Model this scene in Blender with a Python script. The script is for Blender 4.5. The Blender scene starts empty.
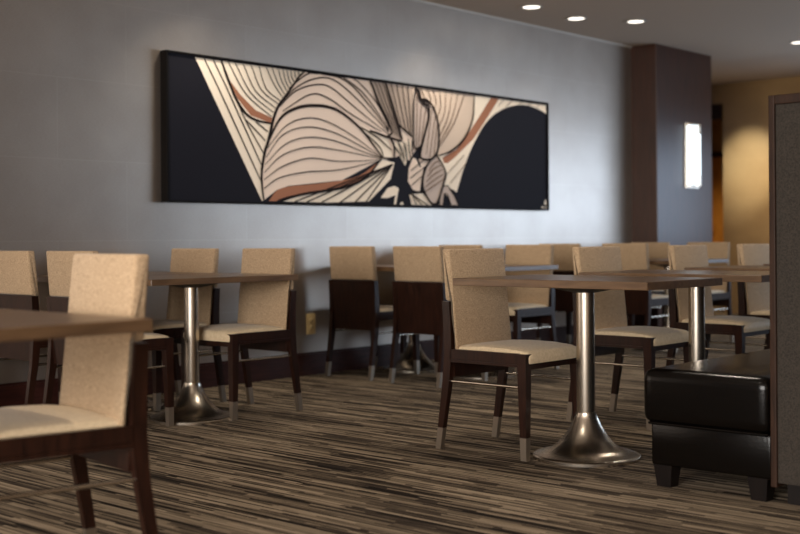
import bpy, bmesh, math, random
from mathutils import Vector, Matrix
random.seed(7)
S = bpy.context.scene
COL = S.collection
PI = math.pi
def lin(r, g, b):
    f = lambda c: (c/12.92 if c <= .04045 else ((c+.055)/1.055)**2.4)
    return (f(r/255), f(g/255), f(b/255), 1.0)

# ------------------------------------------------------------------ camera
EYE, YAW, ROLL = .917, math.radians(42.03), math.radians(.397)
fw = Vector((math.cos(YAW), math.sin(YAW), 0)); rt = Vector((math.sin(YAW), -math.cos(YAW), 0)); up = Vector((0, 0, 1))
cx = math.cos(ROLL)*rt - math.sin(ROLL)*up
cy = math.sin(ROLL)*rt + math.cos(ROLL)*up
cd = bpy.data.cameras.new('camera'); cam = bpy.data.objects.new('camera', cd); COL.objects.link(cam)
cam.matrix_world = Matrix(((cx.x, cy.x, -fw.x, 0), (cx.y, cy.y, -fw.y, 0), (cx.z, cy.z, -fw.z, EYE), (0, 0, 0, 1)))
cd.sensor_width = 36; cd.lens = 1194.2/800*36; cd.shift_y = -(267-239.2)/800
cd.clip_start = .05; cd.clip_end = 100
cd.dof.use_dof = True; cd.dof.focus_distance = 5.0; cd.dof.aperture_fstop = 2.2
S.camera = cam

# ------------------------------------------------------------------ exposure, world, daylight, added fill and downlights
S.view_settings.view_transform = 'Standard'; S.view_settings.look = 'None'
S.view_settings.gamma = 1; S.view_settings.use_curve_mapping = False
S.view_settings.exposure = 0.12
wd = bpy.data.worlds.new('world'); S.world = wd; wd.use_nodes = True
wd.node_tree.nodes['Background'].inputs[0].default_value = (.55, .68, 1, 1)
wd.node_tree.nodes['Background'].inputs[1].default_value = .35
def area(name, loc, direction, sx, sy, power, color):
    l = bpy.data.lights.new(name, 'AREA'); l.shape = 'RECTANGLE'; l.size = sx; l.size_y = sy; l.energy = power; l.color = color
    o = bpy.data.objects.new(name, l); COL.objects.link(o); o.location = loc
    o.rotation_euler = Vector(direction).to_track_quat('-Z', 'Y').to_euler(); return o
def spot(name, loc, power, color, angle=100, blend=.6, radius=.05, aim=(0, 0, -1)):
    l = bpy.data.lights.new(name, 'SPOT'); l.energy = power; l.color = color; l.spot_size = math.radians(angle); l.spot_blend = blend; l.shadow_soft_size = radius
    o = bpy.data.objects.new(name, l); COL.objects.link(o); o.location = loc
    o.rotation_euler = Vector(aim).to_track_quat('-Z', 'Y').to_euler(); return o
ROOF = 2.71
area('east_daylight', (13.25, -1.2, 1.40), (-1, 0, 0), 6.4, 1.3, 210, (.64, .80, 1))
area('east_daylight', (13.25, 3.2, 1.40), (-1, 0, 0), 2.0, 1.3, 38, (.62, .78, 1))
area('west_fill', (-4.3, .2, 1.55), (1, 0, 0), 5.0, 1.9, 690, (1, .95, .90))  # warm fill from the left, added behind the camera at an unseen opening
WARM = (1, .88, .72)
for x, y, p in ((7.55, 5.42, 14), (8.20, 5.44, 14), (8.66, 5.16, 14), (10.65, 4.63, 20), (6.85, 5.48, 36), (4.7, 5.40, 32), (5.8, 5.2, 20),
                (4.4, 3.0, 40), (1.9, 2.6, 40), (6.6, 3.0, 35), (2.2, 4.6, 10), (3.6, .4, 12), (6.4, .4, 14)):
    spot('downlight_beam', (x, y, ROOF-.03), p*1.5, WARM, 110, .8, .06)
spot('lobby_glow_spot', (11.9, 5.9, 2.70), 260, (.88, .94, 1), 32, 1, .05, (1.4, .52, -.95))  # added spot, stands in for a lamp's reflected glow on the gold wall
spot('lobby_downlight', (12.4, 5.6, 2.72), 130, (1, .84, .6), 120, .8, .06)
spot('passage_lamp', (14.9, 7.9, 2.70), 120, (1, .72, .36), 120, .7, .1)

# ------------------------------------------------------------------ helpers
def obj(name, bm, mat, parent=None, smooth=False, loc=None):
    me = bpy.data.meshes.new(name)
    bmesh.ops.recalc_face_normals(bm, faces=bm.faces[:])
    bm.to_mesh(me); bm.free()
    for m in (mat if isinstance(mat, (list, tuple)) else [mat]): me.materials.append(m)
    if smooth:
        me.polygons.foreach_set('use_smooth', [True]*len(me.polygons))
        me.set_sharp_from_angle(angle=math.radians(38))
    o = bpy.data.objects.new(name, me); COL.objects.link(o)
    if parent: o.parent = parent
    if loc: o.location = loc
    return o
def tag(o, label, cat, group=None, kind=None):
    o['label'] = label; o['category'] = cat
    if group: o['group'] = group
    if kind: o['kind'] = kind
    return o
def empty(name, loc=(0, 0, 0), rz=0):
    o = bpy.data.objects.new(name, None); COL.objects.link(o); o.location = loc; o.rotation_euler = (0, 0, rz); o.empty_display_size = .1
    return o
def copy_tree(o, parent=None):
    c = o.copy(); COL.objects.link(c)
    if parent: c.parent = parent; c.matrix_parent_inverse = o.matrix_parent_inverse.copy()
    for ch in list(o.children): copy_tree(ch, c)
    return c
def hexa(bm, p):           # 8 points: bottom ring 0-3, top ring 4-7
    v = [bm.verts.new(q) for q in p]
    for f in ((0, 3, 2, 1), (4, 5, 6, 7), (0, 1, 5, 4), (1, 2, 6, 5), (2, 3, 7, 6), (3, 0, 4, 7)): bm.faces.new([v[i] for i in f])
    return v
def box(bm, x0, x1, y0, y1, z0, z1, mi=0):
    n = len(bm.faces)
    hexa(bm, [(x0, y0, z0), (x1, y0, z0), (x1, y1, z0), (x0, y1, z0), (x0, y0, z1), (x1, y0, z1), (x1, y1, z1), (x0, y1, z1)])
    bm.faces.ensure_lookup_table()
    for f in bm.faces[n:]: f.material_index = mi
def bevel(bm, r, seg=2):
    bmesh.ops.bevel(bm, geom=bm.edges[:], offset=r, segments=seg, profile=.5, affect='EDGES', clamp_overlap=True)
def bbox(x0, x1, y0, y1, z0, z1, r=.004, seg=2):
    bm = bmesh.new(); box(bm, x0, x1, y0, y1, z0, z1); bevel(bm, r, seg); return bm
def rings(bm, rs, cap=True):
    vs = [[bm.verts.new(p) for p in r] for r in rs]
    for a, b in zip(vs, vs[1:]):
        for i in range(len(a)): bm.faces.new((a[i], a[(i+1) % len(a)], b[(i+1) % len(a)], b[i]))
    if cap: bm.faces.new(vs[0][::-1]); bm.faces.new(vs[-1])
def lathe(bm, prof, n=40, c=(0, 0)):
    rings(bm, [[(c[0]+r*math.cos(2*PI*k/n), c[1]+r*math.sin(2*PI*k/n), z) for k in range(n)] for r, z in prof])
def rod(bm, a, b, r, n=12):
    a, b = Vector(a), Vector(b); d = (b-a).normalized(); u = d.orthogonal().normalized(); w = d.cross(u)
    rings(bm, [[p+r*(math.cos(2*PI*k/n)*u+math.sin(2*PI*k/n)*w) for k in range(n)] for p in (a, b)])
def rect(cx, cy, hx, hy, z): return [(cx-hx, cy-hy, z), (cx+hx, cy-hy, z), (cx+hx, cy+hy, z), (cx-hx, cy+hy, z)]

# ------------------------------------------------------------------ materials
def mat(name, color, rough=.5, metal=0, spec=.5):
    m = bpy.data.materials.new(name); m.use_nodes = True; nt = m.node_tree; b = nt.nodes['Principled BSDF']
    b.inputs['Base Color'].default_value = color; b.inputs['Roughness'].default_value = rough; b.inputs['Metallic'].default_value = metal
    b.inputs['Specular IOR Level'].default_value = spec
    return m, nt, b
def node(nt, t, **kw):
    n = nt.nodes.new(t)
    for k, v in kw.items():
        if k in n.inputs: n.inputs[k].default_value = v
        else: setattr(n, k, v)
    return n
def coords(nt, scale=(1, 1, 1), rot=(0, 0, 0)):
    t = node(nt, 'ShaderNodeTexCoord'); m = node(nt, 'ShaderNodeMapping'); m.inputs['Scale'].default_value = scale; m.inputs['Rotation'].default_value = rot
    nt.links.new(t.outputs['Object'], m.inputs['Vector']); return m.outputs['Vector']
def ramp(nt, src, stops):
    r = node(nt, 'ShaderNodeValToRGB'); e = r.color_ramp.elements
    while len(e) < len(stops): e.new(.5)
    for s, (p, c) in zip(e, stops): s.position = p; s.color = c
    nt.links.new(src, r.inputs['Fac']); return r.outputs['Color']
def bump(nt, b, src, strength=.2, dist=.002):
    n = node(nt, 'ShaderNodeBump'); n.inputs['Strength'].default_value = strength; n.inputs['Distance'].default_value = dist
    nt.links.new(src, n.inputs['Height']); nt.links.new(n.outputs['Normal'], b.inputs['Normal'])
def fabric(name, a, c, scale=260, rough=.9):
    m, nt, b = mat(name, a, rough, 0, .2)
    v = coords(nt); n = node(nt, 'ShaderNodeTexNoise'); n.inputs['Scale'].default_value = scale; n.inputs['Detail'].default_value = 3
    nt.links.new(v, n.inputs['Vector'])
    nt.links.new(ramp(nt, n.outputs['Fac'], [(.32, c), (.62, a)]), b.inputs['Base Color'])
    bump(nt, b, n.outputs['Fac'], .35, .0015)
    b.inputs['Sheen Weight'].default_value = .15
    return m
def wood(name, a, c, rough=.4, scale=(2, 22, 22), coat=0, spec=.25):
    m, nt, b = mat(name, a, rough, 0, spec)
    n = node(nt, 'ShaderNodeTexNoise'); n.inputs['Scale'].default_value = 3; n.inputs['Detail'].default_value = 5; n.inputs['Distortion'].default_value = .6
    nt.links.new(coords(nt, scale), n.inputs['Vector'])
    nt.links.new(ramp(nt, n.outputs['Fac'], [(.3, c), (.7, a)]), b.inputs['Base Color'])
    b.inputs['Coat Weight'].default_value = coat; b.inputs['Coat Roughness'].default_value = .2
    return m
def emit(name, color, power):
    m, nt, b = mat(name, (0, 0, 0, 1), .5)
    b.inputs['Emission Color'].default_value = color; b.inputs['Emission Strength'].default_value = power
    return m

M_back = fabric('tan_weave', lin(187, 161, 130), lin(140, 116, 88), 230)
M_seat = fabric('cream_leather', lin(214, 193, 160), lin(200, 178, 145), 90, .55)
M_wood = wood('espresso_wood', lin(46, 25, 17), lin(26, 13, 9), .32, (18, 18, 2.5))
M_top = wood('walnut_laminate', lin(106, 81, 57), lin(80, 59, 41), .33, (14, 2, 14), 0, .5)
M_top2 = wood('walnut_laminate_crosswise', lin(106, 81, 57), lin(80, 59, 41), .33, (2, 14, 14), 0, .5)
M_tip, _, _ = mat('satin_nickel_tip', lin(150, 138, 124), .42, .85)
M_nickel, _, b_ = mat('brushed_nickel', lin(196, 186, 172), .27, 1)
b_.inputs['Anisotropic'].default_value = .5
M_black, _, _ = mat('black_steel', lin(18, 17, 18), .5)
M_leather, nt_, b_ = mat('black_leather', lin(7, 5, 4), .22, 0, .22)
n_ = node(nt_, 'ShaderNodeTexNoise', Scale=140.0, Detail=3.0); nt_.links.new(coords(nt_), n_.inputs['Vector']); bump(nt_, b_, n_.outputs['Fac'], .18, .002)
M_screen = fabric('charcoal_weave', lin(56, 50, 44), lin(36, 32, 28), 190)
M_trimwood = wood('walnut_trim', lin(54, 35, 24), lin(34, 21, 14), .5, (18, 18, 2.5), 0, .15)
M_baseboard = wood('dark_baseboard', lin(62, 32, 26), lin(42, 21, 18), .35, (2.5, 18, 18))
M_pillar = wood('mahogany_panel', lin(64, 34, 21), lin(42, 20, 12), .32, (14, 14, 1.2), 0, .35)
M_ceiling, nt_, b_ = mat('taupe_ceiling', lin(196, 182, 168), .9)
M_ebony = wood('ebony_wood', lin(20, 14, 12), lin(12, 8, 7), .4, (18, 18, 2.5))
M_plate, _, _ = mat('ivory_plastic', lin(214, 190, 140), .4)
M_white, _, _ = mat('white_trim', lin(190, 188, 184), .6)
M_lampglow = emit('lamp_glow', (1, .92, .8, 1), 2.5)
M_sconce = emit('sconce_glow', (.80, .92, 1, 1), 2.2)
M_brass, _, _ = mat('brass', lin(200, 150, 70), .3, 1)

# silver grasscloth wallpaper: hung sheets with fine woven grain and soft mottling
def wallpaper(name, hi, lo, rough, metal, axis):
    m, nt, b = mat(name, hi, rough, metal)
    t = node(nt, 'ShaderNodeTexCoord'); sp = node(nt, 'ShaderNodeSeparateXYZ'); nt.links.new(t.outputs['Object'], sp.inputs[0])
    cb = node(nt, 'ShaderNodeCombineXYZ'); nt.links.new(sp.outputs[axis], cb.inputs[0]); nt.links.new(sp.outputs[2], cb.inputs[1])
    br = node(nt, 'ShaderNodeTexBrick'); br.offset = .5
    for k, v in (('Scale', 1.0), ('Mortar Size', .0025), ('Mortar Smooth', .6), ('Bias', 0.0), ('Brick Width', .92), ('Row Height', .46)): br.inputs[k].default_value = v
    br.inputs['Color1'].default_value = (.46, .46, .46, 1); br.inputs['Color2'].default_value = (.56, .56, .56, 1); br.inputs['Mortar'].default_value = (.78, .78, .78, 1)
    nt.links.new(cb.outputs[0], br.inputs['Vector'])
    n1 = node(nt, 'ShaderNodeTexNoise', Scale=3.2, Detail=5.0); nt.links.new(cb.outputs[0], n1.inputs['Vector'])
    mp = node(nt, 'ShaderNodeMapping'); mp.inputs['Scale'].default_value = (60, 260, 1); nt.links.new(cb.outputs[0], mp.inputs['Vector'])
    n2 = node(nt, 'ShaderNodeTexNoise', Scale=1.0, Detail=2.0); nt.links.new(mp.outputs[0], n2.inputs['Vector'])
    a1 = node(nt, 'ShaderNodeMath', operation='MULTIPLY'); a1.inputs[1].default_value = .5; nt.links.new(br.outputs['Color'], a1.inputs[0])
    a2 = node(nt, 'ShaderNodeMath', operation='MULTIPLY_ADD'); a2.inputs[1].default_value = .35; nt.links.new(n1.outputs['Fac'], a2.inputs[0]); nt.links.new(a1.outputs[0], a2.inputs[2])
    a3 = node(nt, 'ShaderNodeMath', operation='MULTIPLY_ADD'); a3.inputs[1].default_value = .25; nt.links.new(n2.outputs['Fac'], a3.inputs[0]); nt.links.new(a2.outputs[0], a3.inputs[2])
    nt.links.new(ramp(nt, a3.outputs[0], [(.36, lo), (.78, hi)]), b.inputs['Base Color'])
    bump(nt, b, a3.outputs[0], .12, .002)
    return m
M_wall = wallpaper('silver_wallpaper', lin(190, 181, 172), lin(164, 153, 143), .40, .9, 0)
M_gold = wallpaper('gold_wallpaper', lin(176, 142, 92), lin(136, 104, 62), .36, 0, 1)

# carpet: broken streaks running across the room
M_carpet, nt_, b_ = mat('streaked_carpet', lin(90, 75, 60), .95, 0, .1)
t_ = node(nt_, 'ShaderNodeTexCoord'); s_ = node(nt_, 'ShaderNodeSeparateXYZ'); nt_.links.new(t_.outputs['Object'], s_.inputs[0])
def mth(op, a, b=None, c=None):
    n = node(nt_, 'ShaderNodeMath', operation=op)
    for i, q in enumerate((a, b, c)):
        if q is None: continue
        if isinstance(q, (int, float)): n.inputs[i].default_value = q
        else: nt_.links.new(q, n.inputs[i])
    return n.outputs[0]
def streaks(pitch, length, seed):
    row = mth('FLOOR', mth('DIVIDE', s_.outputs[0], pitch))
    w1 = node(nt_, 'ShaderNodeTexWhiteNoise', noise_dimensions='1D'); nt_.links.new(mth('ADD', row, seed), w1.inputs['W'])
    xx = mth('FLOOR', mth('ADD', mth('DIVIDE', s_.outputs[1], length), mth('MULTIPLY', w1.outputs['Value'], 37.0)))
    c = node(nt_, 'ShaderNodeCombineXYZ'); nt_.links.new(xx, c.inputs[0]); nt_.links.new(row, c.inputs[1]); c.inputs[2].default_value = seed
    w2 = node(nt_, 'ShaderNodeTexWhiteNoise', noise_dimensions='3D'); nt_.links.new(c.outputs[0], w2.inputs['Vector'])
    return w2.outputs['Value']
m_ = node(nt_, 'ShaderNodeMapping'); m_.inputs['Scale'].default_value = (55, 2.2, 1); nt_.links.new(t_.outputs['Object'], m_.inputs['Vector'])
n1_ = node(nt_, 'ShaderNodeTexNoise', Scale=1.0, Detail=4.0, Roughness=.65); nt_.links.new(m_.outputs[0], n1_.inputs['Vector'])
n2_ = node(nt_, 'ShaderNodeTexNoise', Scale=420.0, Detail=2.0); nt_.links.new(t_.outputs['Object'], n2_.inputs['Vector'])
f_ = mth('ADD', mth('ADD', mth('MULTIPLY', streaks(.011, .40, 3.0), .26), mth('MULTIPLY', streaks(.026, .7, 11.0), .16)), mth('ADD', mth('MULTIPLY', n1_.outputs['Fac'], .50), mth('MULTIPLY', n2_.outputs['Fac'], .20)))
nt_.links.new(ramp(nt_, f_, [(.40, lin(24, 19, 16)), (.49, lin(60, 51, 43)), (.60, lin(112, 99, 83)), (.73, lin(154, 138, 118))]), b_.inputs['Base Color'])
bump(nt_, b_, n2_.outputs['Fac'], .5, .004)

# ------------------------------------------------------------------ the room shell
WY = 5.89                       # face of the picture wall
def structure(name, bm, m, label, cat='wall', smooth=False):
    return tag(obj(name, bm, m, smooth=smooth), label, cat, kind='structure')
def sbox(name, m, label, cat, *b):
    bm = bmesh.new(); box(bm, *b); return structure(name, bm, m, label, cat)
sbox('floor', M_carpet, 'brown and tan streaked carpet across the dining room', 'floor', -4.6, 17, -5, 9, -.1, 0)
sbox('wall_back', M_wall, 'silver grey papered wall behind the long artwork', 'wall', -4.6, 9.79, WY, WY+.12, 0, ROOF)
sbox('ceiling', M_ceiling, 'taupe plaster ceiling with recessed downlights', 'ceiling', -4.6, 11.15, -5, WY+.12, ROOF, ROOF+.12)
sbox('trim_1', M_ceiling, 'narrow taupe bulkhead where the lower ceiling ends', 'trim', 11.15, 11.27, -5, 9, ROOF, 2.86)
sbox('ceiling_far', M_ceiling, 'higher plaster ceiling of the far lobby', 'ceiling', 11.27, 17, -5, 9, 2.76, 2.86)
sbox('trim_2', M_white, 'thin pale bead along the top of the silver wall', 'trim', -4.6, 9.79, WY-.012, WY, ROOF-.014, ROOF)
bm = bmesh.new(); box(bm, -4.6, 9.79, WY-.016, WY, 0, .142); box(bm, -4.6, 9.79, WY-.011, WY, .142, .155)
structure('baseboard_back', bm, M_baseboard, 'dark wooden baseboard under the silver wall', 'baseboard')
# pillar clad in mahogany
bm = bmesh.new(); box(bm, 9.79, 10.86, 5.62, 6.3, 0, ROOF); bevel(bm, .006)
structure('wall_pillar', bm, M_pillar, 'dark mahogany clad pillar that carries the lit wall sconce', 'pillar')
# far lobby
bm = bmesh.new(); box(bm, 13.3, 13.42, 4.3, 6.74, 0, 2.76)
structure('wall_east', bm, M_gold, 'gold papered wall far away past the pillar', 'wall')
bm = bmesh.new(); box(bm, 13.3, 13.42, -5, 4.3, 0, .7); box(bm, 13.3, 13.42, -5, 4.3, 2.1, 2.76)
box(bm, 13.3, 13.42, -5, -4.5, .7, 2.1); box(bm, 13.3, 13.42, 4.2, 4.3, .7, 2.1)
structure('wall_east_glazed', bm, M_gold, 'papered wall around the big lobby window', 'wall')
bm = bmesh.new()
for y in (-4.5, -2.85, -1.2, .45, 2.10, 4.14): box(bm, 13.32, 13.40, y, y+.06, .7, 2.1)
for z in (.7, 2.04): box(bm, 13.32, 13.40, -4.5, 4.2, z, z+.06)
structure('window_1', bm, M_trimwood, 'big lobby window with dark mullions', 'window')
sbox('trim_3', M_trimwood, 'dark lintel over the passage beside the gold wall', 'trim', 13.28, 13.44, 6.74, 7.7, 2.34, 2.52)
sbox('wall_lobby', M_gold, 'papered wall above the passage lintel', 'wall', 13.3, 13.42, 6.74, 8.9, 2.52, 2.76)
sbox('wall_lobby_side', M_gold, 'papered wall beside the passage opening', 'wall', 13.3, 13.42, 7.7, 8.9, 0, 2.52)
sbox('wall_passage', M_gold, 'warm papered wall at the end of the passage', 'wall', 16.4, 16.52, 6, 9, 0, 2.76)
sbox('wall_north', M_gold, 'papered wall closing the lobby behind the pillar', 'wall', 9.0, 17, 8.9, 9.0, 0, 2.76)
sbox('wall_south', M_gold, 'papered wall behind the booths', 'wall', -4.6, 17, -5.1, -5, 0, 2.76)
bm = bmesh.new(); box(bm, -4.6, -4.5, -5, 5.89, 0, .6); box(bm, -4.6, -4.5, -5, 5.89, 2.5, ROOF); box(bm, -4.6, -4.5, -5, -2.3, .6, 2.5); box(bm, -4.6, -4.5, 2.7, 5.89, .6, 2.5)
structure('wall_west', bm, M_gold, 'papered wall around the added fill light opening behind the camera', 'wall')
# passage door
d = tag(empty('door_1', (16.36, 8.1, 0)), 'warm wooden door at the end of the lit passage', 'door', kind='structure')
obj('door_leaf', bbox(-.03, .03, -.5, .5, .01, 2.1, .01), wood('honey_wood', lin(196, 140, 70), lin(160, 108, 48), .4, (18, 18, 2.5)), d)
bm = bmesh.new(); box(bm, -.045, .035, -.58, -.5, 0, 2.18); box(bm, -.045, .035, .5, .58, 0, 2.18); box(bm, -.045, .035, -.5, .5, 2.1, 2.18)
obj('door_frame', bm, M_trimwood, d)
bm = bmesh.new(); rod(bm, (-.03, .42, 1.03), (-.09, .42, 1.03), .015); rod(bm, (-.085, .42, 1.03), (-.085, .30, 1.03), .013)
obj('door_handle', bm, M_brass, d, True)

# ------------------------------------------------------------------ downlights
DL = [(7.55, 5.42, 'nearest the picture wall'), (8.20, 5.44, 'in the middle of the ceiling row'), (8.66, 5.16, 'nearest the pillar'), (10.65, 4.63, 'by the edge of the low ceiling at right')]
for i, (x, y, w) in enumerate(DL):
    t = tag(empty('downlight', (x, y, ROOF)), 'small round lit downlight in the ceiling ' + w, 'downlight', 'recessed downlights')
    bm = bmesh.new(); n = 32
    rings(bm, [[(r*math.cos(2*PI*k/n), r*math.sin(2*PI*k/n), z) for k in range(n)] for r, z in ((.072, .0), (.090, -.002), (.092, -.006), (.070, -.008), (.066, -.003))], cap=False)
    obj('trim_ring', bm, M_white, t, True)
    bm = bmesh.new(); lathe(bm, [(.068, -.004), (.066, -.0055), (.03, -.007)], 32); obj('lamp_lens', bm, M_lampglow, t, True)

# ------------------------------------------------------------------ sconce on the pillar
sc = tag(empty('wall_sconce', (10.44, 5.62, 1.703)), 'tall white lit wall sconce on the mahogany pillar', 'wall lamp')
obj('back_plate', bbox(-.13, .13, -.012, -.001, -.315, .315, .003), M_nickel, sc)
bm = bmesh.new(); prof = [(.100*math.cos(PI+PI*k/16), -.012+.070*math.sin(PI+PI*k/16)) for k in range(17)]
rings(bm, [[(x, y, z) for x, y in prof] for z in (-.285, .285)]); obj('glass_shade', bm, M_sconce, sc, True)
for z in (-.298, .286):
    bm = bmesh.new(); rings(bm, [[(x*1.06, -.012+(y+.012)*1.06, q) for x, y in prof] for q in (z, z+.012)]); obj('end_cap', bm, M_nickel, sc)
for z0, z1 in ((.20, .298), (-.298, -.20)): obj('clip', bbox(-.014, .014, -.092, -.080, z0, z1, .002), M_nickel, sc)

# ------------------------------------------------------------------ outlet
t = tag(empty('wall_outlet', (5.62, WY, .345)), 'ivory electrical outlet low on the silver wall', 'outlet')
obj('cover_plate', bbox(-.041, .041, -.008, -.0005, -.07, .07, .003), M_plate, t)
for z in (-.024, .024):
    bm = bmesh.new(); lathe(bm, [(.017, 0), (.017, .004), (.015, .005)], 24); bmesh.ops.rotate(bm, verts=bm.verts[:], cent=(0, 0, 0), matrix=Matrix.Rotation(PI/2, 3, 'X')); bmesh.ops.translate(bm, verts=bm.verts[:], vec=(0, -.008, z))
    rc = obj('socket', bm, M_plate, t, True)
    bm = bmesh.new(); box(bm, -.008, -.0055, -.0145, -.012, z-.003, z+.007); box(bm, .0055, .008, -.0145, -.012, z-.003, z+.007); obj('socket_slot', bm, M_black, rc)

# ------------------------------------------------------------------ the long artwork
ART_FILLS = [[0,[[0.225,0.892],[0.46,0.892],[0.749,0.892],[1.138,0.892],[1.091,0.856],[1.045,0.801],[1.003,0.752],[0.967,0.713],[0.936,0.68],[0.909,0.649],[0.89,0.621],[0.877,0.594],[0.862,0.56],[0.845,0.508],[0.827,0.449],[0.812,0.402],[0.801,0.377],[0.793,0.363],[0.786,0.342],[0.776,0.306],[0.766,0.264],[0.759,0.225],[0.756,0.191],[0.756,0.16],[0.758,0.128],[0.762,0.093],[0.768,0.057],[0.774,0.022],[0.761,0.02]]],[2,[[0.486,0.788],[0.561,0.667],[0.672,0.567],[0.843,0.529],[0.855,0.565],[0.714,0.603],[0.589,0.69]]],[1,[[1.138,0.892],[1.091,0.856],[1.045,0.801],[1.003,0.752],[0.967,0.713],[0.936,0.68],[0.909,0.649],[0.89,0.621],[0.877,0.594],[0.862,0.56],[0.845,0.508],[0.827,0.449],[0.812,0.402],[0.801,0.377],[0.793,0.363],[0.786,0.342],[0.776,0.306],[0.766,0.264],[0.759,0.225],[0.756,0.191],[0.756,0.16],[0.758,0.128],[0.762,0.093],[0.768,0.057],[0.774,0.022],[0.886,0.092],[0.993,0.124],[1.497,0.177],[1.909,0.346],[1.975,0.525],[1.9,0.716],[1.762,0.892],[1.528,0.892]]],[2,[[0.821,0.02],[0.841,0.042],[0.861,0.067],[0.886,0.088],[0.914,0.102],[0.946,0.111],[0.992,0.12],[1.063,0.128],[1.15,0.135],[1.239,0.144],[1.327,0.154],[1.416,0.165],[1.497,0.177],[1.563,0.188],[1.619,0.2],[1.677,0.218],[1.74,0.247],[1.805,0.284],[1.87,0.321],[1.723,0.198],[1.669,0.179],[1.617,0.161],[1.556,0.143],[1.485,0.128],[1.407,0.114],[1.323,0.101],[1.228,0.088],[1.128,0.077],[1.046,0.065],[0.987,0.054],[0.944,0.043],[0.912,0.033],[0.893,0.025],[0.884,0.02],[0.875,0.02]]],[0,[[1.911,0.34],[2.039,0.323],[1.996,0.202],[1.767,0.036],[1.351,0.02],[0.938,0.02],[1.1,0.072],[1.497,0.125],[1.723,0.198]]],[0,[[1.684,0.558],[1.975,0.5],[2.028,0.441],[2.027,0.354],[1.919,0.335],[1.847,0.425]]],[1,[[1.577,0.892],[2.277,0.892],[2.27,0.423],[2.202,0.346],[2.092,0.378],[2.027,0.354],[1.975,0.482],[1.976,0.569]]],[3,[[1.78,0.892],[1.866,0.751],[1.968,0.617],[2.013,0.538],[1.967,0.507],[2.111,0.482],[2.122,0.493],[2.067,0.623],[2.0,0.772],[1.942,0.892]]],[3,[[1.942,0.892],[2.0,0.772],[2.067,0.623],[2.097,0.584],[2.228,0.524],[2.246,0.718],[2.249,0.88]]],[4,[[2.243,0.892],[2.969,0.892],[2.967,0.86],[2.965,0.821],[2.963,0.782],[2.959,0.745],[2.949,0.709],[2.934,0.674],[2.914,0.639],[2.892,0.607],[2.867,0.576],[2.841,0.548],[2.813,0.522],[2.782,0.499],[2.749,0.477],[2.716,0.458],[2.685,0.442],[2.654,0.429],[2.624,0.419],[2.593,0.412],[2.563,0.404],[2.533,0.396],[2.512,0.442],[2.537,0.527],[2.526,0.633],[2.481,0.736],[2.424,0.8],[2.343,0.778],[2.276,0.87]]],[0,[[2.982,0.892],[3.949,0.891],[3.949,0.803],[3.949,0.815],[3.921,0.827],[3.885,0.838],[3.845,0.847],[3.799,0.855],[3.748,0.862],[3.696,0.867],[3.645,0.868],[3.595,0.865],[3.546,0.86],[3.498,0.852],[3.449,0.841],[3.4,0.828],[3.351,0.813],[3.303,0.795],[3.259,0.775],[3.218,0.753],[3.181,0.729],[3.145,0.703],[3.11,0.675],[3.076,0.643],[3.043,0.608],[3.012,0.571],[2.982,0.533],[2.954,0.496],[2.927,0.459],[2.901,0.419],[2.874,0.374],[2.845,0.322],[2.815,0.266],[2.785,0.208],[2.756,0.151],[2.716,0.259],[2.589,0.319],[2.533,0.396],[2.593,0.412],[2.624,0.419],[2.654,0.429],[2.685,0.442],[2.716,0.458],[2.749,0.477],[2.782,0.499],[2.813,0.522],[2.841,0.548],[2.867,0.576],[2.892,0.607],[2.914,0.639],[2.934,0.674],[2.949,0.709],[2.959,0.745],[2.963,0.782],[2.965,0.821],[2.967,0.86],[2.969,0.892]]],[2,[[3.188,0.892],[3.294,0.89],[3.107,0.694],[2.964,0.55],[2.714,0.382],[2.605,0.324],[2.582,0.384],[2.752,0.457],[2.915,0.606],[3.057,0.75]]],[5,[[2.272,0.882],[2.319,0.828],[2.351,0.773],[2.415,0.767],[2.422,0.71],[2.388,0.602],[2.33,0.462],[2.259,0.437],[2.241,0.53],[2.25,0.77]]],[5,[[2.367,0.79],[2.423,0.794],[2.488,0.736],[2.528,0.632],[2.535,0.525],[2.52,0.439],[2.5,0.409],[2.434,0.363],[2.321,0.374],[2.363,0.527],[2.422,0.688]]],[0,[[2.027,0.464],[2.212,0.494],[2.227,0.433],[2.155,0.305],[2.094,0.375],[2.041,0.414]]],[1,[[2.242,0.371],[2.194,0.286],[2.185,0.192],[2.239,0.131],[2.318,0.117],[2.335,0.207],[2.36,0.292],[2.32,0.301],[2.273,0.362]]],[1,[[2.305,0.363],[2.434,0.358],[2.385,0.314],[2.336,0.291]]],[0,[[2.549,0.341],[2.622,0.247],[2.596,0.161],[2.714,0.142],[2.748,0.123],[2.819,0.275],[2.717,0.348]]],[5,[[2.5,0.398],[2.565,0.342],[2.614,0.258],[2.58,0.182],[2.537,0.085],[2.495,0.031],[2.429,0.04],[2.358,0.124],[2.343,0.197],[2.376,0.292],[2.434,0.358]]],[5,[[2.554,0.149],[2.63,0.172],[2.713,0.098],[2.767,0.02],[2.678,0.02],[2.645,0.086],[2.595,0.112],[2.577,0.02],[2.539,0.02],[2.545,0.085]]],[0,[[2.199,0.094],[2.35,0.108],[2.454,0.02],[2.221,0.02]]],[0,[[1.887,0.063],[1.962,0.136],[2.038,0.153],[2.083,0.138],[2.051,0.02],[2.028,0.02],[2.045,0.086],[1.961,0.064]]],[0,[[2.089,0.02],[2.121,0.041],[2.136,0.02]]],[0,[[3.929,0.098],[3.949,0.051],[3.906,0.05]]],[0,[[3.885,0.04],[3.92,0.02],[3.87,0.02]]],[0,[[3.935,0.04],[3.949,0.02],[3.924,0.02]]]]
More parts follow.
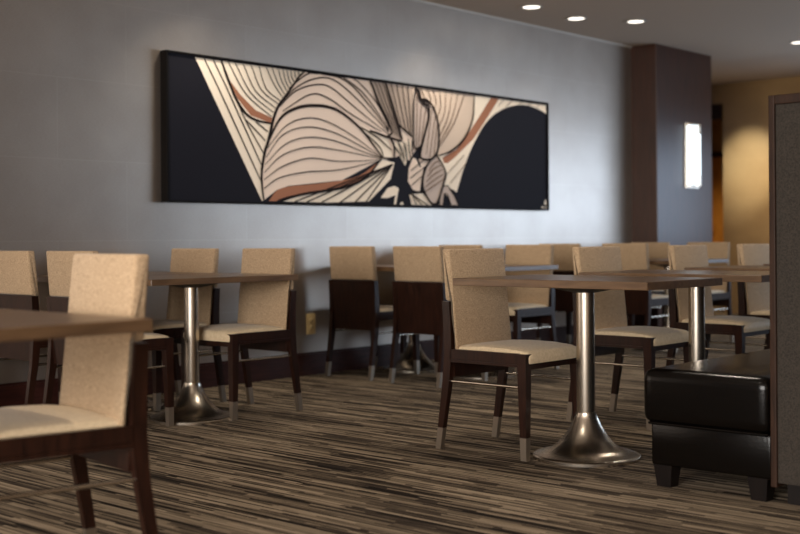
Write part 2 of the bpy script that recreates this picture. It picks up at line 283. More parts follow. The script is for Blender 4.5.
ART_LINES = [[0.01,0,[[0.295,0.892],[0.404,0.722],[0.517,0.536],[0.632,0.346],[0.75,0.152]]],[0.01,0,[[0.365,0.892],[0.461,0.745],[0.558,0.583],[0.658,0.418],[0.759,0.249]]],[0.01,0,[[0.428,0.892],[0.472,0.818],[0.515,0.73],[0.559,0.646],[0.603,0.568],[0.647,0.501],[0.69,0.442],[0.733,0.386],[0.777,0.327]]],[0.01,0,[[0.636,0.532],[0.674,0.502],[0.713,0.473],[0.752,0.443],[0.792,0.412]]],[0.01,0,[[0.711,0.53],[0.737,0.516],[0.762,0.501],[0.787,0.487],[0.813,0.472]]],[0.02,0,[[0.427,0.892],[0.438,0.878],[0.449,0.853],[0.46,0.827],[0.475,0.797],[0.493,0.761],[0.514,0.721],[0.537,0.68],[0.561,0.645],[0.585,0.616],[0.61,0.591],[0.638,0.569],[0.671,0.552],[0.711,0.541],[0.757,0.534],[0.805,0.53],[0.852,0.525]]],[0.008,0,[[0.484,0.892],[0.519,0.846],[0.552,0.795],[0.588,0.746],[0.629,0.702],[0.679,0.665],[0.734,0.633],[0.791,0.603],[0.849,0.572]]],[0.008,0,[[0.541,0.892],[0.571,0.849],[0.599,0.802],[0.631,0.756],[0.667,0.715],[0.711,0.682],[0.761,0.653],[0.814,0.627],[0.866,0.599]]],[0.008,0,[[0.607,0.892],[0.631,0.852],[0.654,0.808],[0.68,0.765],[0.711,0.728],[0.75,0.698],[0.795,0.674],[0.842,0.651],[0.888,0.627]]],[0.008,0,[[0.673,0.892],[0.693,0.856],[0.711,0.814],[0.732,0.775],[0.758,0.741],[0.792,0.715],[0.832,0.694],[0.874,0.675],[0.915,0.655]]],[0.008,0,[[0.741,0.892],[0.754,0.858],[0.766,0.819],[0.781,0.783],[0.801,0.751],[0.829,0.728],[0.862,0.71],[0.898,0.694],[0.933,0.676]]],[0.008,0,[[0.8,0.892],[0.816,0.869],[0.832,0.842],[0.848,0.815],[0.866,0.79],[0.886,0.766],[0.907,0.743],[0.929,0.72],[0.951,0.697]]],[0.008,0,[[0.852,0.892],[0.864,0.871],[0.876,0.847],[0.888,0.823],[0.901,0.8],[0.917,0.779],[0.934,0.759],[0.951,0.739],[0.969,0.719]]],[0.008,0,[[0.905,0.892],[0.913,0.874],[0.921,0.852],[0.929,0.831],[0.939,0.811],[0.951,0.792],[0.964,0.775],[0.978,0.758],[0.991,0.74]]],[0.008,0,[[0.949,0.892],[0.953,0.876],[0.958,0.857],[0.963,0.839],[0.97,0.821],[0.978,0.805],[0.988,0.791],[0.999,0.776],[1.009,0.762]]],[0.008,0,[[0.984,0.892],[0.987,0.879],[0.99,0.864],[0.994,0.848],[0.999,0.834],[1.006,0.821],[1.014,0.809],[1.023,0.798],[1.032,0.787]]],[0.008,0,[[1.02,0.892],[1.021,0.883],[1.023,0.87],[1.025,0.857],[1.028,0.846],[1.034,0.837],[1.04,0.828],[1.048,0.82],[1.055,0.812]]],[0.008,0,[[1.056,0.892],[1.056,0.886],[1.056,0.876],[1.056,0.867],[1.058,0.859],[1.061,0.853],[1.067,0.847],[1.072,0.843],[1.078,0.838]]],[0.008,0,[[1.092,0.892],[1.09,0.89],[1.088,0.884],[1.087,0.879],[1.087,0.875],[1.089,0.873],[1.093,0.871],[1.097,0.871],[1.101,0.87]]],[0.01,0,[[0.919,0.643],[0.945,0.666],[0.97,0.689],[0.996,0.712],[1.024,0.734],[1.053,0.753],[1.087,0.769],[1.123,0.784],[1.16,0.797],[1.198,0.807],[1.233,0.815],[1.264,0.82],[1.293,0.823],[1.322,0.824],[1.353,0.821],[1.389,0.812],[1.429,0.797],[1.471,0.776],[1.518,0.751],[1.568,0.724],[1.623,0.696],[1.684,0.665],[1.751,0.632],[1.822,0.597],[1.896,0.562],[1.968,0.526]]],[0.01,0,[[0.932,0.664],[0.955,0.686],[0.978,0.708],[1.001,0.731],[1.026,0.753],[1.054,0.773],[1.086,0.792],[1.121,0.811],[1.158,0.828],[1.196,0.844],[1.233,0.855],[1.269,0.864],[1.305,0.871],[1.341,0.874],[1.378,0.873],[1.418,0.866],[1.461,0.853],[1.505,0.834],[1.551,0.81],[1.6,0.782],[1.654,0.751],[1.712,0.715],[1.775,0.673],[1.842,0.629],[1.91,0.583],[1.978,0.538]]],[0.01,0,[[0.945,0.615],[0.994,0.643],[1.046,0.673],[1.097,0.702],[1.146,0.727],[1.19,0.744],[1.228,0.753],[1.261,0.756],[1.291,0.753],[1.323,0.747],[1.359,0.737],[1.4,0.724],[1.444,0.706],[1.491,0.684],[1.54,0.662],[1.592,0.641],[1.648,0.621],[1.708,0.601],[1.771,0.581],[1.835,0.56],[1.898,0.539]]],[0.01,0,[[1.0,0.768],[1.03,0.79],[1.061,0.812],[1.092,0.835],[1.122,0.855],[1.15,0.872],[1.177,0.884],[1.202,0.892],[1.227,0.892],[1.251,0.892],[1.276,0.892]]],[0.01,0,[[1.304,0.892],[1.356,0.892],[1.41,0.892],[1.463,0.889],[1.516,0.876],[1.565,0.859],[1.61,0.836],[1.653,0.809],[1.694,0.78],[1.735,0.749],[1.775,0.718],[1.816,0.686],[1.857,0.652],[1.897,0.618],[1.937,0.583],[1.978,0.548]]],[0.01,0,[[1.462,0.892],[1.512,0.891],[1.562,0.872],[1.612,0.852],[1.663,0.828],[1.715,0.798],[1.767,0.759],[1.82,0.712],[1.873,0.662],[1.927,0.61],[1.981,0.559]]],[0.01,0,[[1.61,0.892],[1.656,0.879],[1.704,0.849],[1.752,0.819],[1.797,0.787],[1.838,0.754],[1.873,0.72],[1.903,0.683],[1.93,0.646],[1.956,0.608],[1.984,0.57]]],[0.022,0,[[0.812,0.402],[0.833,0.434],[0.853,0.469],[0.873,0.502],[0.895,0.534],[0.918,0.56],[0.942,0.582],[0.967,0.6],[0.994,0.615],[1.022,0.627],[1.052,0.639],[1.084,0.65],[1.119,0.659],[1.155,0.666],[1.192,0.671],[1.231,0.674],[1.271,0.677],[1.313,0.678],[1.356,0.676],[1.4,0.671],[1.445,0.662],[1.491,0.647],[1.538,0.627],[1.586,0.604],[1.634,0.577],[1.681,0.548],[1.728,0.514],[1.773,0.475],[1.819,0.434],[1.865,0.392],[1.912,0.35]]],[0.008,0,[[0.806,0.362],[0.838,0.395],[0.87,0.429],[0.903,0.462],[0.936,0.493],[0.97,0.518],[1.007,0.539],[1.044,0.555],[1.083,0.568],[1.122,0.578],[1.161,0.585],[1.199,0.589],[1.236,0.589],[1.274,0.587],[1.314,0.582],[1.357,0.573],[1.405,0.561],[1.457,0.546],[1.511,0.527],[1.566,0.507],[1.62,0.485],[1.674,0.462],[1.729,0.436],[1.784,0.409],[1.84,0.381],[1.896,0.354]]],[0.008,0,[[0.795,0.304],[0.824,0.335],[0.851,0.369],[0.879,0.402],[0.909,0.432],[0.943,0.458],[0.981,0.478],[1.023,0.495],[1.067,0.508],[1.113,0.518],[1.16,0.524],[1.208,0.527],[1.258,0.526],[1.31,0.521],[1.362,0.514],[1.414,0.505],[1.467,0.493],[1.522,0.477],[1.576,0.46],[1.629,0.442],[1.68,0.425],[1.726,0.41],[1.77,0.395],[1.811,0.38],[1.853,0.365],[1.896,0.35]]],[0.008,0,[[0.785,0.255],[0.821,0.285],[0.856,0.316],[0.893,0.348],[0.93,0.376],[0.969,0.4],[1.01,0.418],[1.052,0.432],[1.095,0.443],[1.14,0.452],[1.187,0.457],[1.235,0.46],[1.286,0.459],[1.337,0.456],[1.39,0.451],[1.442,0.444],[1.496,0.435],[1.552,0.423],[1.608,0.409],[1.661,0.396],[1.71,0.384],[1.752,0.375],[1.79,0.368],[1.825,0.361],[1.86,0.355],[1.896,0.347]]],[0.008,0,[[0.779,0.206],[0.81,0.23],[0.84,0.256],[0.871,0.281],[0.904,0.305],[0.942,0.325],[0.984,0.343],[1.031,0.359],[1.081,0.372],[1.133,0.383],[1.186,0.391],[1.238,0.394],[1.291,0.395],[1.345,0.392],[1.405,0.388],[1.471,0.384],[1.545,0.378],[1.628,0.37],[1.716,0.361],[1.806,0.352],[1.896,0.343]]],[0.008,0,[[0.776,0.157],[0.807,0.176],[0.838,0.196],[0.869,0.215],[0.903,0.234],[0.941,0.251],[0.984,0.267],[1.031,0.282],[1.081,0.296],[1.132,0.308],[1.185,0.316],[1.238,0.318],[1.29,0.316],[1.346,0.312],[1.405,0.308],[1.47,0.307],[1.543,0.31],[1.622,0.316],[1.707,0.322],[1.794,0.329],[1.88,0.336]]],[0.008,0,[[0.773,0.099],[0.799,0.115],[0.824,0.131],[0.85,0.147],[0.879,0.162],[0.914,0.175],[0.954,0.186],[1.0,0.197],[1.049,0.206],[1.102,0.214],[1.156,0.222],[1.213,0.228],[1.273,0.232],[1.335,0.236],[1.4,0.241],[1.469,0.249],[1.542,0.261],[1.619,0.276],[1.7,0.293],[1.782,0.31],[1.864,0.327]]],[0.022,0,[[1.138,0.892],[1.091,0.856],[1.045,0.801],[1.003,0.752],[0.967,0.713],[0.936,0.68],[0.909,0.649],[0.89,0.621],[0.877,0.594],[0.862,0.56],[0.845,0.508],[0.827,0.449],[0.812,0.402],[0.801,0.377],[0.793,0.363],[0.786,0.342],[0.776,0.306],[0.766,0.264],[0.759,0.225],[0.756,0.191],[0.756,0.16],[0.758,0.128],[0.762,0.093],[0.768,0.057],[0.774,0.022]]],[0.01,0,[[2.017,0.311],[1.045,0.02]]],[0.01,0,[[2.017,0.311],[1.154,0.02]]],[0.01,0,[[2.017,0.311],[1.294,0.02]]],[0.01,0,[[2.017,0.311],[1.466,0.02]]],[0.01,0,[[2.017,0.311],[1.614,0.023]]],[0.01,0,[[2.017,0.311],[1.736,0.035]]],[0.02,0,[[1.87,0.321],[1.835,0.289],[1.801,0.256],[1.765,0.225],[1.723,0.198],[1.676,0.176],[1.626,0.158],[1.568,0.141],[1.497,0.125],[1.403,0.11],[1.294,0.095],[1.187,0.082],[1.1,0.068],[1.039,0.055],[0.993,0.043],[0.954,0.03],[0.912,0.02]]],[0.012,0,[[1.684,0.558],[1.725,0.543],[1.766,0.529],[1.807,0.514],[1.848,0.497],[1.888,0.477],[1.927,0.455],[1.966,0.433],[2.006,0.411]]],[0.012,0,[[1.704,0.531],[1.75,0.505],[1.799,0.478],[1.844,0.451],[1.878,0.426],[1.898,0.404],[1.907,0.383],[1.912,0.363],[1.92,0.342]]],[0.014,0,[[1.92,0.349],[2.027,0.354]]],[0.009,0,[[1.828,0.892],[1.854,0.858],[1.879,0.807],[1.906,0.757],[1.937,0.708],[1.97,0.661],[1.998,0.618],[2.017,0.584],[2.031,0.554],[2.045,0.524]]],[0.009,0,[[1.869,0.892],[1.892,0.86],[1.915,0.811],[1.94,0.762],[1.967,0.713],[1.997,0.665],[2.022,0.62],[2.041,0.582],[2.057,0.547],[2.072,0.513]]],[0.009,0,[[1.909,0.892],[1.93,0.862],[1.951,0.815],[1.973,0.768],[1.998,0.718],[2.024,0.669],[2.047,0.622],[2.066,0.58],[2.083,0.541],[2.1,0.502]]],[0.009,0,[[2.002,0.892],[2.112,0.585]]],[0.009,0,[[2.063,0.892],[2.158,0.562]]],[0.009,0,[[2.124,0.892],[2.197,0.538]]],[0.009,0,[[2.186,0.892],[2.22,0.529]]],[0.024,0,[[1.78,0.892],[1.808,0.856],[1.836,0.802],[1.866,0.751],[1.901,0.702],[1.938,0.656],[1.968,0.617],[1.987,0.586],[2.0,0.562],[2.013,0.538]]],[0.024,0,[[1.942,0.892],[1.961,0.864],[1.98,0.818],[2.0,0.772],[2.022,0.722],[2.045,0.672],[2.067,0.623],[2.086,0.578],[2.104,0.535],[2.122,0.493]]],[0.02,0,[[1.776,0.539],[1.952,0.504],[2.013,0.538]]],[0.018,0,[[1.952,0.504],[2.116,0.482]]],[0.018,0,[[2.074,0.603],[2.228,0.524]]],[0.008,1,[[2.325,0.892],[2.337,0.876],[2.35,0.859],[2.361,0.842],[2.368,0.827],[2.369,0.815],[2.365,0.805],[2.359,0.796],[2.355,0.787]]],[0.008,1,[[2.397,0.892],[2.41,0.876],[2.425,0.858],[2.437,0.841],[2.445,0.827],[2.446,0.814],[2.444,0.804],[2.439,0.795],[2.435,0.785]]],[0.008,1,[[2.47,0.892],[2.48,0.871],[2.491,0.848],[2.5,0.826],[2.505,0.805],[2.503,0.788],[2.496,0.773],[2.488,0.758],[2.481,0.743]]],[0.008,1,[[2.544,0.892],[2.549,0.862],[2.555,0.831],[2.559,0.801],[2.559,0.772],[2.552,0.747],[2.541,0.723],[2.527,0.701],[2.515,0.678]]],[0.008,1,[[2.619,0.892],[2.617,0.852],[2.616,0.812],[2.612,0.772],[2.605,0.734],[2.591,0.699],[2.572,0.667],[2.551,0.635],[2.532,0.603]]],[0.008,1,[[2.695,0.892],[2.684,0.844],[2.673,0.794],[2.662,0.746],[2.645,0.699],[2.622,0.656],[2.594,0.615],[2.565,0.575],[2.537,0.535]]],[0.008,1,[[2.771,0.892],[2.75,0.837],[2.731,0.782],[2.709,0.727],[2.683,0.675],[2.65,0.626],[2.613,0.58],[2.574,0.534],[2.536,0.489]]],[0.008,1,[[2.849,0.892],[2.817,0.832],[2.785,0.771],[2.752,0.712],[2.714,0.655],[2.67,0.601],[2.622,0.55],[2.572,0.5],[2.524,0.45]]],[0.018,0,[[2.969,0.892],[2.967,0.86],[2.965,0.821],[2.963,0.782],[2.959,0.745],[2.949,0.709],[2.934,0.674],[2.914,0.639],[2.892,0.607],[2.867,0.576],[2.841,0.548],[2.813,0.522],[2.782,0.499],[2.749,0.477],[2.716,0.458],[2.685,0.442],[2.654,0.429],[2.624,0.419],[2.593,0.412],[2.563,0.404],[2.533,0.396]]],[0.006,1,[[2.587,0.233],[2.839,0.416]]],[0.006,1,[[2.664,0.192],[2.873,0.363]]],[0.006,1,[[3.355,0.892],[3.278,0.833]]],[0.006,1,[[3.469,0.892],[3.373,0.829]]],[0.006,1,[[3.606,0.892],[3.546,0.86]]],[0.006,1,[[3.745,0.892],[3.684,0.871]]],[0.006,1,[[3.846,0.892],[3.805,0.856]]],[0.008,1,[[2.288,0.847],[2.274,0.448]]],[0.008,1,[[2.334,0.766],[2.298,0.46]]],[0.008,1,[[2.382,0.738],[2.331,0.493]]],[0.008,1,[[2.455,0.744],[2.386,0.401]]],[0.008,1,[[2.491,0.693],[2.426,0.382]]],[0.008,1,[[2.511,0.631],[2.475,0.405]]],[0.02,0,[[2.272,0.882],[2.289,0.864],[2.305,0.846],[2.319,0.828],[2.33,0.808],[2.338,0.788],[2.351,0.773],[2.372,0.769],[2.396,0.771],[2.415,0.767],[2.423,0.754],[2.425,0.735],[2.422,0.71],[2.415,0.679],[2.403,0.642],[2.388,0.602],[2.371,0.553],[2.352,0.501],[2.33,0.462],[2.305,0.441],[2.279,0.432],[2.259,0.437],[2.248,0.454],[2.243,0.484],[2.241,0.53],[2.242,0.604],[2.245,0.694],[2.25,0.77],[2.257,0.817],[2.265,0.85],[2.272,0.882]]],[0.02,0,[[2.367,0.79],[2.385,0.794],[2.404,0.798],[2.423,0.794],[2.445,0.781],[2.468,0.761],[2.488,0.736],[2.504,0.704],[2.518,0.668],[2.528,0.632],[2.533,0.596],[2.535,0.559],[2.535,0.525],[2.532,0.493],[2.526,0.463],[2.52,0.439],[2.516,0.425],[2.51,0.418],[2.5,0.409],[2.483,0.392],[2.461,0.375],[2.434,0.363],[2.394,0.358],[2.349,0.358],[2.321,0.374],[2.323,0.414],[2.342,0.47],[2.363,0.527],[2.386,0.582],[2.41,0.638],[2.422,0.688],[2.412,0.727],[2.389,0.759],[2.367,0.79]]],[0.035,0,[[2.265,0.886],[2.278,0.878],[2.292,0.87],[2.304,0.858],[2.311,0.84],[2.317,0.818],[2.327,0.803],[2.346,0.799],[2.37,0.802],[2.391,0.802],[2.406,0.798],[2.419,0.791],[2.431,0.784]]],[0.008,0,[[2.072,0.466],[2.14,0.336]]],[0.008,0,[[2.15,0.476],[2.167,0.368]]],[0.008,0,[[2.209,0.271],[2.345,0.349]]],[0.008,0,[[2.201,0.214],[2.344,0.291]]],[0.008,0,[[2.216,0.162],[2.343,0.239]]],[0.009,1,[[2.358,0.113],[2.383,0.125],[2.409,0.137],[2.435,0.15],[2.464,0.163],[2.495,0.177],[2.528,0.193],[2.563,0.209],[2.597,0.225]]],[0.009,1,[[2.371,0.153],[2.394,0.166],[2.416,0.179],[2.439,0.192],[2.464,0.205],[2.492,0.219],[2.522,0.232],[2.553,0.245],[2.584,0.259]]],[0.009,1,[[2.385,0.194],[2.404,0.207],[2.423,0.221],[2.443,0.235],[2.465,0.248],[2.49,0.26],[2.516,0.271],[2.544,0.282],[2.571,0.293]]],[0.009,1,[[2.398,0.234],[2.414,0.249],[2.43,0.263],[2.447,0.278],[2.465,0.29],[2.487,0.301],[2.51,0.31],[2.534,0.318],[2.558,0.327]]],[0.009,1,[[2.412,0.275],[2.425,0.29],[2.437,0.306],[2.451,0.32],[2.466,0.333],[2.484,0.342],[2.504,0.348],[2.525,0.354],[2.545,0.36]]],[0.02,0,[[2.5,0.398],[2.522,0.38],[2.545,0.363],[2.565,0.342],[2.586,0.316],[2.605,0.286],[2.614,0.258],[2.609,0.233],[2.595,0.208],[2.58,0.182],[2.566,0.149],[2.551,0.114],[2.537,0.085],[2.524,0.061],[2.51,0.042],[2.495,0.031],[2.475,0.026],[2.453,0.029],[2.429,0.04],[2.404,0.063],[2.378,0.094],[2.358,0.124],[2.347,0.148],[2.342,0.171],[2.343,0.197],[2.349,0.228],[2.361,0.262],[2.376,0.292],[2.393,0.317],[2.413,0.339],[2.434,0.358],[2.455,0.373],[2.477,0.386],[2.5,0.398]]],[0.012,0,[[2.554,0.149],[2.591,0.167],[2.63,0.172],[2.673,0.142],[2.713,0.098],[2.751,0.054],[2.767,0.02],[2.728,0.02],[2.678,0.02],[2.659,0.05],[2.645,0.086],[2.619,0.11],[2.595,0.112],[2.586,0.066],[2.577,0.02],[2.557,0.02],[2.539,0.02],[2.539,0.046],[2.545,0.085],[2.549,0.117],[2.554,0.149]]],[0.01,0,[[2.222,0.095],[2.269,0.02]]],[0.01,0,[[2.222,0.095],[2.332,0.02]]],[0.01,0,[[2.222,0.095],[2.397,0.02]]],[0.014,0,[[2.199,0.094],[2.232,0.103],[2.266,0.112],[2.294,0.117],[2.313,0.116],[2.327,0.112],[2.342,0.107]]],[0.012,0,[[1.996,0.476],[2.018,0.454],[2.04,0.433],[2.06,0.413],[2.076,0.398],[2.089,0.385],[2.103,0.371]]],[0.012,0,[[2.126,0.483],[2.138,0.457],[2.149,0.431],[2.158,0.403],[2.163,0.371],[2.166,0.336],[2.168,0.301]]],[0.012,0,[[2.182,0.508],[2.185,0.478],[2.188,0.448],[2.192,0.42],[2.198,0.394],[2.206,0.37],[2.213,0.347]]],[0.012,0,[[2.061,0.486],[2.08,0.463],[2.099,0.44],[2.115,0.416],[2.124,0.392],[2.13,0.368],[2.136,0.343]]],[0.012,0,[[2.226,0.495],[2.226,0.47],[2.225,0.445],[2.225,0.421],[2.228,0.4],[2.232,0.381],[2.236,0.362]]],[0.02,0,[[1.975,0.511],[1.995,0.488],[2.014,0.466],[2.028,0.441],[2.031,0.413],[2.029,0.383],[2.027,0.354]]]]

AX, AZ, AW, AH = 4.385, 1.151, 3.969, .912
art = tag(empty('wall_art', (AX, WY, AZ)), 'long panoramic abstract artwork of striped petal shapes on near black', 'artwork')
pal = [mat('art_navy', lin(26, 26, 34), .7, 0, .12)[0]] + [mat('art_'+n, lin(*c), .7, 0, .12)[0] for n, c in (('cream', (240, 227, 209)), ('blush', (232, 213, 198)), ('rust', (160, 110, 86)), ('taupe', (180, 163, 150)), ('tan', (204, 186, 170)), ('mauve', (198, 182, 172)), ('ink', (30, 22, 20)), ('umber', (96, 72, 58)))]
bm = bmesh.new(); box(bm, .012, AW-.012, -.050, -.006, .012, AH-.012)
lay = [0]
def flat(pts, mi):
    lay[0] += 1; y = -.0503-.00006*lay[0]
    try:
        f = bm.faces.new([bm.verts.new((u, y, v)) for u, v in pts]); f.material_index = mi
    except ValueError: pass
for c, p in ART_FILLS:
    q = [p[0]]
    for s in p[1:]:
        if (s[0]-q[-1][0])**2+(s[1]-q[-1][1])**2 > 4e-6: q.append(s)
    flat(q, c+1)
lay[0] += 20
for w, tone, p in ART_LINES:
    lay[0] += 1; y = -.0503-.00006*lay[0]; pv = [Vector(s) for s in p]; a = []
    for i, s in enumerate(pv):
        d = (pv[min(i+1, len(pv)-1)]-pv[max(i-1, 0)])
        if d.length < 1e-6: d = Vector((1, 0))
        d.normalize(); k = w*.5*(.55+.45*math.sin(PI*min(1, max(0, (i+.6)/(len(pv)+.2)))))
        a.append((s+Vector((-d.y, d.x))*k, s-Vector((-d.y, d.x))*k))
    vs = [[bm.verts.new((q.x, y, q.y)) for q in e] for e in a]
    for e, g in zip(vs, vs[1:]):
        f = bm.faces.new((e[0], e[1], g[1], g[0])); f.material_index = 8 if tone else 7
me = bpy.data.meshes.new('canvas'); bm.to_mesh(me); bm.free()
for m in pal: me.materials.append(m)
o = bpy.data.objects.new('canvas', me); COL.objects.link(o); o.parent = art
bm = bmesh.new()
for b in ((0, AW, 0, .012), (0, AW, AH-.012, AH), (0, .012, .012, AH-.012), (AW-.012, AW, .012, AH-.012)): box(bm, b[0], b[1], -.064, -.001, b[2], b[3])
obj('picture_frame', bm, mat('black_lacquer', lin(14, 11, 10), .6, 0, .1)[0], art)

# ------------------------------------------------------------------ dining chair
def chair_proto():
    t = empty('dining_chair')
    ex = .212
    # frame: side aprons with a groove, front and rear rails
    bm = bmesh.new()
    for s in (-1, 1):
        x0, x1 = sorted((s*ex, s*(ex-.024)))
        box(bm, x0, x1, -.19, .17, .398, .440); box(bm, min(x0+.003*(s > 0)*0, x0), x1, -.19, .17, .384, .395)
        xg0, xg1 = sorted((s*(ex-.004), s*(ex-.022))); box(bm, xg0, xg1, -.19, .17, .394, .399)
    box(bm, -.19, .19, -.222, -.20, .372, .398); box(bm, -.19, .19, .150, .172, .384, .44)
    box(bm, -.19, .19, -.2, .15, .385, .396)
    obj('seat_frame', bm, M_wood, t)
    # cushion
    bm = bmesh.new()
    def loop(x, h, e):
        pr = [(-.236+e, .398), (-.240+e, .415), (-.238+e, .434), (-.228+e, .449), (-.20, .458), (-.12, .466), (0, .468), (.09, .464), (.150, .456), (.150, .398)]
        return [(x, y, .398+(z-.398)*h) for y, z in pr]
    secs = [(-.186, .45, .008), (-.1865, .70, .004), (-.182, .84, .002), (-.168, .92, 0), (-.13, .97, 0), (0, 1, 0)]
    secs = secs+[(-x, h, e) for x, h, e in secs[-2::-1]]
    # cushion laps over the aprons a little
    rings(bm, [loop(x*1.02, h, e) for x, h, e in secs])
    obj('seat', bm, M_seat, t, True)
    # upholstered back: one pad that thickens above the wooden back panel
    bm = bmesh.new(); hx = .198
    pr = [(.136, .428), (.154, .428), (.174, .646), (.206, .650), (.2235, .872), (.182, .872)]
    rings(bm, [[(x, y, z) for y, z in pr] for x in (-hx, hx)])
    bmesh.ops.recalc_face_normals(bm, faces=bm.faces[:]); bevel(bm, .009, 3)
    obj('backrest', bm, M_back, t, True)
    bm = bmesh.new(); hx = .187
    hexa(bm, [(-hx, .163, .318), (hx, .163, .318), (hx, .190, .318), (-hx, .190, .318), (-hx, .184, .646), (hx, .184, .646), (hx, .211, .646), (-hx, .211, .646)])
    obj('back_panel', bm, M_wood, t)
    # legs
    for s in (-1, 1):
        def fr(z):
            k = z/.44; h = .0135+.0075*k; c = s*(ex-h); d = .0145+.0085*k
            return rect(c, -.234+d, h, d, z)
        bm = bmesh.new(); rings(bm, [fr(.094), fr(.25), fr(.4385)]); lg = obj('leg', bm, M_wood, t)
        bm = bmesh.new(); rings(bm, [[(p[0], p[1], p[2]) for p in fr(z)] for z in (0, .096)]); bmesh.ops.scale(bm, vec=(1.0, 1.0, 1), verts=bm.verts[:]); obj('leg_tip', bm, M_tip, lg)
        def rr(z):
            ys = [(0, .240, .014), (.1, .225, .015), (.3, .193, .019), (.42, .183, .021), (.55, .186, .020), (.655, .193, .0185)]
            for (a, ya, da), (b, yb, db) in zip(ys, ys[1:]):
                if a <= z <= b: k = (z-a)/(b-a); y = ya+(yb-ya)*k; d = da+(db-da)*k
            h = .0125+.0015*min(1, z/.4)
            return rect(s*(ex-h), y, h, d, z)
        bm = bmesh.new(); rings(bm, [rr(z) for z in (.094, .2, .3, .36, .42, .48, .55, .646)]); lg = obj('leg', bm, M_wood, t)
        bm = bmesh.new(); rings(bm, [rr(0), rr(.096)]); obj('leg_tip', bm, M_tip, lg)
        bm = bmesh.new(); rod(bm, (s*(ex-.014), -.20, .300), (s*(ex-.014), .185, .300), .0065); obj('stretcher', bm, M_nickel, t, True)
    return t
CH = [  # x, y, rotation, label, group
 (1.68, 2.80, -100, 'blurred tan dining chair closest to the camera, at the left edge of the picture', None),
 (3.40, 5.00, 90, 'dark backed tan dining chair partly hidden behind the closest blurred chair', None),
 (3.40, 5.56, 90, 'leftmost dining chair of all, cut by the picture edge beside the wall', None),
 (4.17, 4.91, -90, 'tan dining chair just left of the wall outlet, seat facing left', None),
 (4.13, 5.50, -90, 'tan dining chair against the silver wall, behind the steel table column at left', None),
 (4.195, 3.135, 0, 'sharp tan dining chair tucked under the foreground table with the bright flared base', None),
 (5.225, 3.15, 0, 'tan dining chair directly behind the bright steel column of the foreground table', None),
 (6.23, 3.18, 0, 'tan dining chair behind the second steel column, above the black leather bench', None),
 (7.08, 3.18, 0, 'greyish tan dining chair half hidden by the fabric partition at right', None),
 (5.88, 5.55, 90, 'dark backed tan dining chair just right of the wall outlet', None),
 (5.86, 4.95, 90, 'dark backed tan dining chair just left of the sharp foreground chair', None),
 (6.72, 5.00, -90, 'tan dining chair showing its front right of the sharp foreground chair, at the wall table', None),
 (6.62, 5.55, -90, 'tan dining chair against the wall, mostly hidden behind the sharp foreground chair', None),
 (8.32, 4.95, 90, 'dark backed tan dining chair in front of the brown pillar edge', None),
 (8.30, 5.55, 90, 'dark backed tan dining chair by the wall, left of the pillar', None),
 (9.38, 5.00, -90, 'tan dining chair standing below the lit sconce, front towards the camera', None),
 (9.38, 5.58, -90, 'far tan dining chair against the wall at the foot of the pillar', None)]
p = chair_proto()
for i, (x, y, a, lb, g) in enumerate(CH):
    c = copy_tree(p) if i < len(CH)-1 else p
    c.location = (x, y, 0); c.rotation_euler = (0, 0, math.radians(a))
    if i == 0: c.scale = (1.03, 1.03, 1.012)
    tag(c, lb, 'chair', 'tan upholstered dining chairs')

# ------------------------------------------------------------------ pedestal tables
TZ = .75
def table_proto(a, b, m):
    t = empty('pedestal_table')
    bm = bmesh.new(); box(bm, -a/2, a/2, -b/2, b/2, TZ-.031, TZ); bevel(bm, .002, 1); obj('tabletop', bm, m, t)
    bm = bmesh.new(); lathe(bm, [(.05, TZ-.060), (.10, TZ-.050), (.165, TZ-.036), (.165, TZ-.031)], 32); obj('mounting_plate', bm, M_black, t, True)
    bm = bmesh.new(); lathe(bm, [(.0385, .175), (.0385, TZ-.055)], 40); obj('column', bm, M_nickel, t, True)
    bm = bmesh.new()
    lathe(bm, [(.223, 0), (.223, .012), (.219, .017), (.208, .020), (.178, .026), (.148, .039), (.122, .057), (.099, .081), (.079, .109), (.062, .139), (.050, .166), (.0425, .188), (.0425, .192), (.0385, .193)], 64)
    obj('base', bm, M_nickel, t, True)
    return t
TB = [('n', 4.222, 2.766, 'sharp pedestal table with the bright flared steel base in the foreground'),
      ('n', 5.18, 2.766, 'second pedestal table along the leather bench, its column rising behind the bench corner'),
      ('n', 6.22, 2.766, 'third pedestal table along the bench, its top running behind the fabric partition'),
      ('n', 7.20, 2.766, 'farthest pedestal table along the bench, only a sliver of top showing by the partition'),
      ('w', 3.85, 4.92, 'pedestal table with round steel base at left, beside the outlet chair'),
      ('w', 3.857, 5.545, 'pedestal table pushed against the wall at left, behind the blurred chair'),
      ('w', 6.30, 4.95, 'pedestal table whose end shows right of the sharp foreground chair'),
      ('w', 6.30, 5.555, 'pedestal table against the wall behind the two dark backed chairs near the outlet'),
      ('w', 8.80, 4.95, 'far pedestal table between the chairs beside the pillar'),
      ('w', 8.80, 5.555, 'far pedestal table against the wall at the pillar'),
      ('w', 1.225, 2.61, 'blurred wooden pedestal table cut off at the left edge, nearest the camera'),
      ('w', 1.225, 3.22, 'wooden pedestal table joined behind the blurred nearest one at left')]
pn = pw = None
for k, x, y, lb in TB:
    if k == 'n':
        if pn is None: c = pn = table_proto(.6, .94, M_top)
        else: c = copy_tree(pn)
    else:
        if pw is None: c = pw = table_proto(.94, .6, M_top2)
        else: c = copy_tree(pw)
    c.location = (x, y, 0)
    if y > 4 and x < 5: c.scale = (1, 1, .98)
    tag(c, lb, 'table', 'pedestal dining tables')

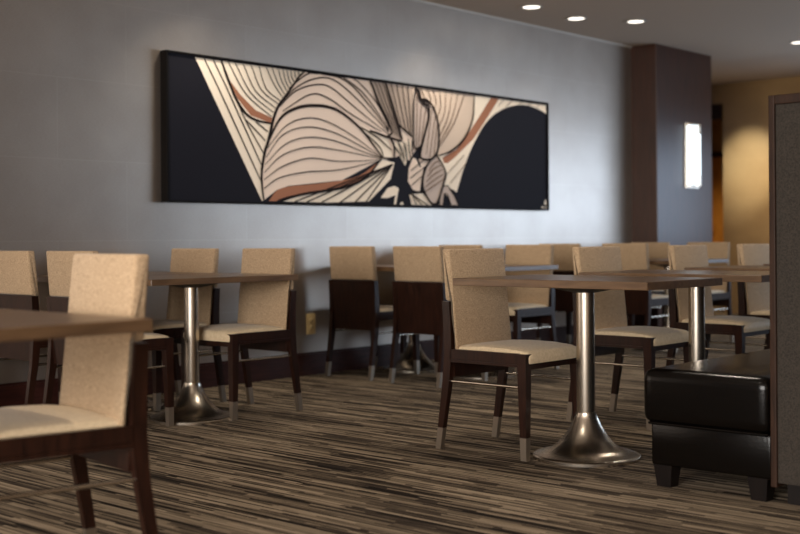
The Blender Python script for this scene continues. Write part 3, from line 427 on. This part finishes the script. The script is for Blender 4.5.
# ------------------------------------------------------------------ leather bench and booth partition
bx0, bx1, by0, by1 = 3.88, 8.40, 1.80, 2.29
t = tag(empty('leather_bench', (bx0, by0, 0)), 'long black leather bench at right in front of the fabric partition', 'bench')
L, Dp = bx1-bx0, by1-by0
bm = bmesh.new(); box(bm, 0, L, 0, Dp+.012, .232, .432)
bmesh.ops.subdivide_edges(bm, edges=[e for e in bm.edges if abs(e.verts[0].co.x-e.verts[1].co.x) > 1], cuts=12)
bmesh.ops.bevel(bm, geom=[e for e in bm.edges if len(e.link_faces) == 2 and e.calc_face_angle(0) > .5], offset=.045, segments=5, profile=.6, affect='EDGES')
for v in bm.verts:
    if v.co.z > .43: v.co.z += .008*math.sin(PI*min(1, max(0, v.co.y/Dp)))
obj('seat_cushion', bm, M_leather, t, True)
bm = bmesh.new(); box(bm, .012, L, 0, Dp-.022, .08, .236); bevel(bm, .010, 3); obj('seat_base', bm, M_leather, t, True)
bm = bmesh.new(); rod(bm, (.008, .01, .234), (.008, Dp-.02, .234), .005); rod(bm, (.008, Dp-.018, .234), (L, Dp-.018, .234), .005); obj('piping', bm, M_leather, t, True)
for x in (.055, 1.5, 3.0, L-.06):
    for y in (.055, Dp-.066):
        bm = bmesh.new(); rings(bm, [rect(x, y, .028, .028, 0), rect(x, y, .037, .037, .082)]); obj('leg', bm, M_ebony, t)
t = tag(empty('booth_partition', (bx0, by0, 0)), 'tall dark fabric booth partition with wood edging at the right edge', 'partition')
pw_, ph = .62, 1.40
bm = bmesh.new(); box(bm, .012, L, -pw_+.02, -.022, .075, ph-.03); obj('fabric_panel', bm, M_screen, t)
bm = bmesh.new()
box(bm, 0, L, -.024, -.002, .06, ph); box(bm, 0, L, -pw_, -pw_+.022, .06, ph); box(bm, 0, L, -pw_+.022, -.024, ph-.032, ph)
bevel(bm, .003, 2); obj('wood_edging', bm, M_trimwood, t)
bm = bmesh.new(); box(bm, .05, L-.05, -pw_+.04, -.04, 0, .076); obj('plinth', bm, M_ebony, t)
